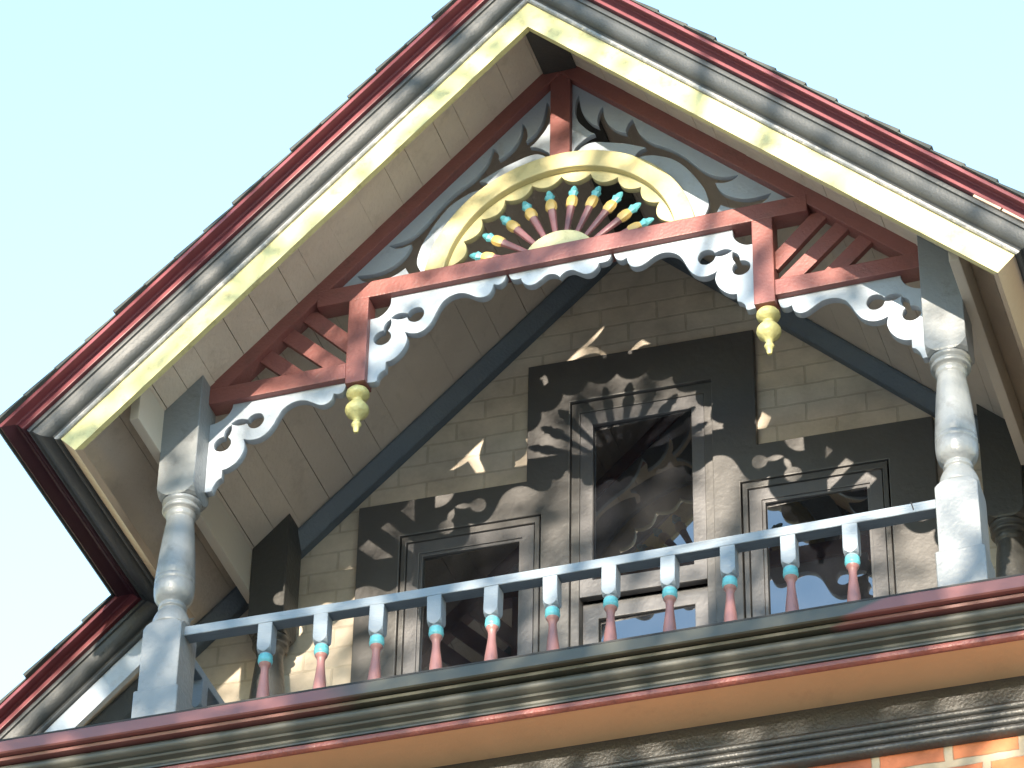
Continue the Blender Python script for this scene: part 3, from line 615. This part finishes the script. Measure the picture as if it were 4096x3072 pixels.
# sunburst
sb = bpy.data.objects.new('sunburst', None); COL.objects.link(sb); sb.parent = scr
A0 = math.asin((1.6145-RC[1])/0.5)
def arc(r, a0, a1, n): return [(r*math.cos(a0+(a1-a0)*k/n), RC[1]+r*math.sin(a0+(a1-a0)*k/n)) for k in range(n+1)]
ai = math.asin((1.6145-RC[1])/0.428)
flat('arch_ring', [arc(0.5, A0, math.pi-A0, 60)+arc(0.428, math.pi-ai, ai, 60)], FY-.007, 0.034, 'sun_yellow', sb, bevel=0.003)
# scalloped inner ring
sc = []; st = math.radians(15.3); a = math.radians(90)
cus = [math.radians(90)+st*k for k in range(-5, 6)]
ae = math.asin((1.6145-RC[1])/0.44)
lp = arc(0.440, ae, math.pi-ae, 60)
bot = []
edges_ = [math.asin((1.6145-RC[1])/0.40)] + cus + [math.pi-math.asin((1.6145-RC[1])/0.40)]
inner = []
for q0, q1 in zip(edges_, edges_[1:]):
    full = min(1, (q1-q0)/st)
    for k in range(9):
        t = k/9
        inner.append((0.413-0.034*full*math.sin(math.pi*t)**0.7, q0+(q1-q0)*t))
inner.append((0.413, edges_[-1]))
inner_xy = [(r*math.cos(q_), RC[1]+r*math.sin(q_)) for r, q_ in inner]
flat('scalloped_ring', [lp+inner_xy[::-1]], FY+.022, 0.024, 'sun_yellow', sb, bevel=0.001)
ah = math.asin((1.6145-RC[1])/0.137)
flat('hub', [arc(0.137, ah, math.pi-ah, 30)], FY-.003, 0.040, 'hub', sb, bevel=0.003)
RAY = [(0.0085, 0.100, 0), (0.0095, 0.140, 0), (0.0135, 0.225, 0), (0.0155, 0.264, 0), (0.0165, 0.266, 1), (0.0215, 0.274, 1), (0.0220, 0.296, 1), (0.0200, 0.304, 1), (0.0155, 0.312, 1), (0.0145, 0.314, 2), (0.0150, 0.320, 2), (0.0200, 0.332, 2), (0.0145, 0.338, 2), (0.0120, 0.350, 2), (0.0065, 0.360, 2), (0.002, 0.364, 2)]
for k in range(10):
    an = math.radians(90)+st*(k-4.5)
    lathe('ray', [(r, t) for r, t, m in RAY], ['ray_red', 'ray_gold', 'teal'], sb, segs=8, base=(0, FY+.028, RC[1]), axis=(math.cos(an), 0, math.sin(an)), fm=[m for r, t, m in RAY], squash=0.75)

# ------------------------------------------------------------------ the street tree whose twigs dapple the sunlight
tree = thing('street_tree', 'tall thinly leaved street tree standing behind the viewer', 'tree', 'street trees along the road')
rt_ = random.Random(11)
TC = Vector((0.7, -9.6, 3.35)); TB = Vector((-1.6, -10.2, GROUND))
bm = bmesh.new()
def limb(p0, p1, r0_, r1_, S=8, n=5, wob=0.1):
    pts = []
    for k in range(n+1):
        t = k/n; p = p0.lerp(p1, t)
        if 0 < k < n: p = p+Vector((rt_.uniform(-wob, wob), rt_.uniform(-wob, wob), rt_.uniform(-wob, wob)*.5))
        pts.append((p, r0_+(r1_-r0_)*t))
    prev = None
    ax = (p1-p0).normalized(); e1 = ax.orthogonal().normalized(); e2 = ax.cross(e1)
    for p, r in pts:
        ring_ = [bm.verts.new(p+e1*r*math.cos(2*math.pi*k/S)+e2*r*math.sin(2*math.pi*k/S)) for k in range(S)]
        if prev:
            for k in range(S): bm.faces.new((prev[k], prev[(k+1) % S], ring_[(k+1) % S], ring_[k]))
        prev = ring_
    return [p for p, r in pts]
fork = Vector((-0.7, -10.0, -2.2))
limb(TB, fork, 0.24, 0.15, 12, 6, 0.08)
tips = []
for k in range(19):
    a = 2*math.pi*k*7/19+rt_.uniform(-.2, .2)
    end = TC+Vector((3.6*math.cos(a)*rt_.uniform(.5, 1), 2.2*math.sin(a)*rt_.uniform(.5, 1), rt_.uniform(-2.3, 2.6)))
    ps = limb(fork+Vector((0, 0, rt_.uniform(-.4, .2))), end, 0.075, 0.016, 8, 6, 0.15)
    for q in range(7):
        b0 = ps[rt_.randint(2, 6)]
        e = b0+Vector((rt_.uniform(-1.3, 1.3), rt_.uniform(-.9, .9), rt_.uniform(-.9, .9)))
        p2 = limb(b0, e, 0.02, 0.007, 5, 4, 0.08)
        tips.extend(p2[1:])
        for q2 in range(3):
            b1 = p2[rt_.randint(1, 4)]; e2_ = b1+Vector((rt_.uniform(-.6, .6), rt_.uniform(-.5, .5), rt_.uniform(-.4, .6)))
            tips.extend(limb(b1, e2_, 0.008, 0.004, 4, 3, 0.04)[1:])
shade_clumps = []  # leaf clumps added to keep sun off the sunburst top and windows
for c0, r_, n_l in ((Vector((0.74, -9.5, 3.50)), 0.30, 26), (Vector((0.06, -9.4, 2.92)), 0.40, 26), (Vector((0.12, -9.4, 2.48)), 0.34, 20), (Vector((0.55, -9.4, 2.55)), 0.22, 10), (Vector((0.95, -9.6, 3.9)), 0.25, 8)):
    near = min(tips, key=lambda p: (p-c0).length)
    limb(near, c0, 0.008, 0.004, 4, 3, 0.03)
    shade_clumps += [c0+Vector((rt_.gauss(0, r_*.5), rt_.gauss(0, r_*.5), rt_.gauss(0, r_*.5))) for _k in range(n_l)]
tips.extend(shade_clumps)
me = bpy.data.meshes.new('trunk'); bm.to_mesh(me); bm.free(); link('trunk', me, 'bark', tree, smooth=True)
v = []; f = []
for p in tips:
    for q in range(rt_.choice((2, 4, 9, 17))):
        c = p+Vector((rt_.gauss(0, .17), rt_.gauss(0, .15), rt_.gauss(0, .17)))
        n_ = Vector((rt_.gauss(0, 1), rt_.gauss(0, 1), rt_.gauss(0, 1))).normalized(); e1 = n_.orthogonal().normalized(); e2 = n_.cross(e1)
        a = rt_.uniform(0, 6.28); e1, e2 = e1*math.cos(a)+e2*math.sin(a), e2*math.cos(a)-e1*math.sin(a)
        L_ = rt_.uniform(.045, .085); W_ = L_*.6; b = len(v)
        v.extend([c-e1*L_, c+e2*W_*.8-e1*L_*.2+n_*.01, c+e1*L_, c-e2*W_*.8-e1*L_*.2+n_*.01]); f.append((b, b+1, b+2, b+3))
mk('crown', v, f, 'leaf', tree, fixn=False)
for x_, y_, sc_, rz_, lab_ in ((-7.2, -8.8, 1.02, 1.9, 'unseen tree added to block low sky, furthest to the west but one'), (-14.5, -10.6, 1.08, 0.7, 'unseen tree added to block low sky, at the far west end'),
                         (9.4, -9.4, 1.0, 3.4, 'unseen tree added to block low sky, next to the east of the nearest one'), (16.0, -10.4, 1.1, 5.0, 'unseen tree added to block low sky, at the far east end')):
    t = tree.copy(); COL.objects.link(t); t['label'] = lab_  # trees out of view, added to cut the low sky light on the front
    for ch in tree.children:
        c = ch.copy(); COL.objects.link(c); c.parent = t
    Mx = Matrix.Translation((x_, y_, GROUND)) @ Matrix.Rotation(rz_, 4, 'Z') @ Matrix.Scale(sc_, 4) @ Matrix.Translation(-TB)
    t.matrix_world = Mx
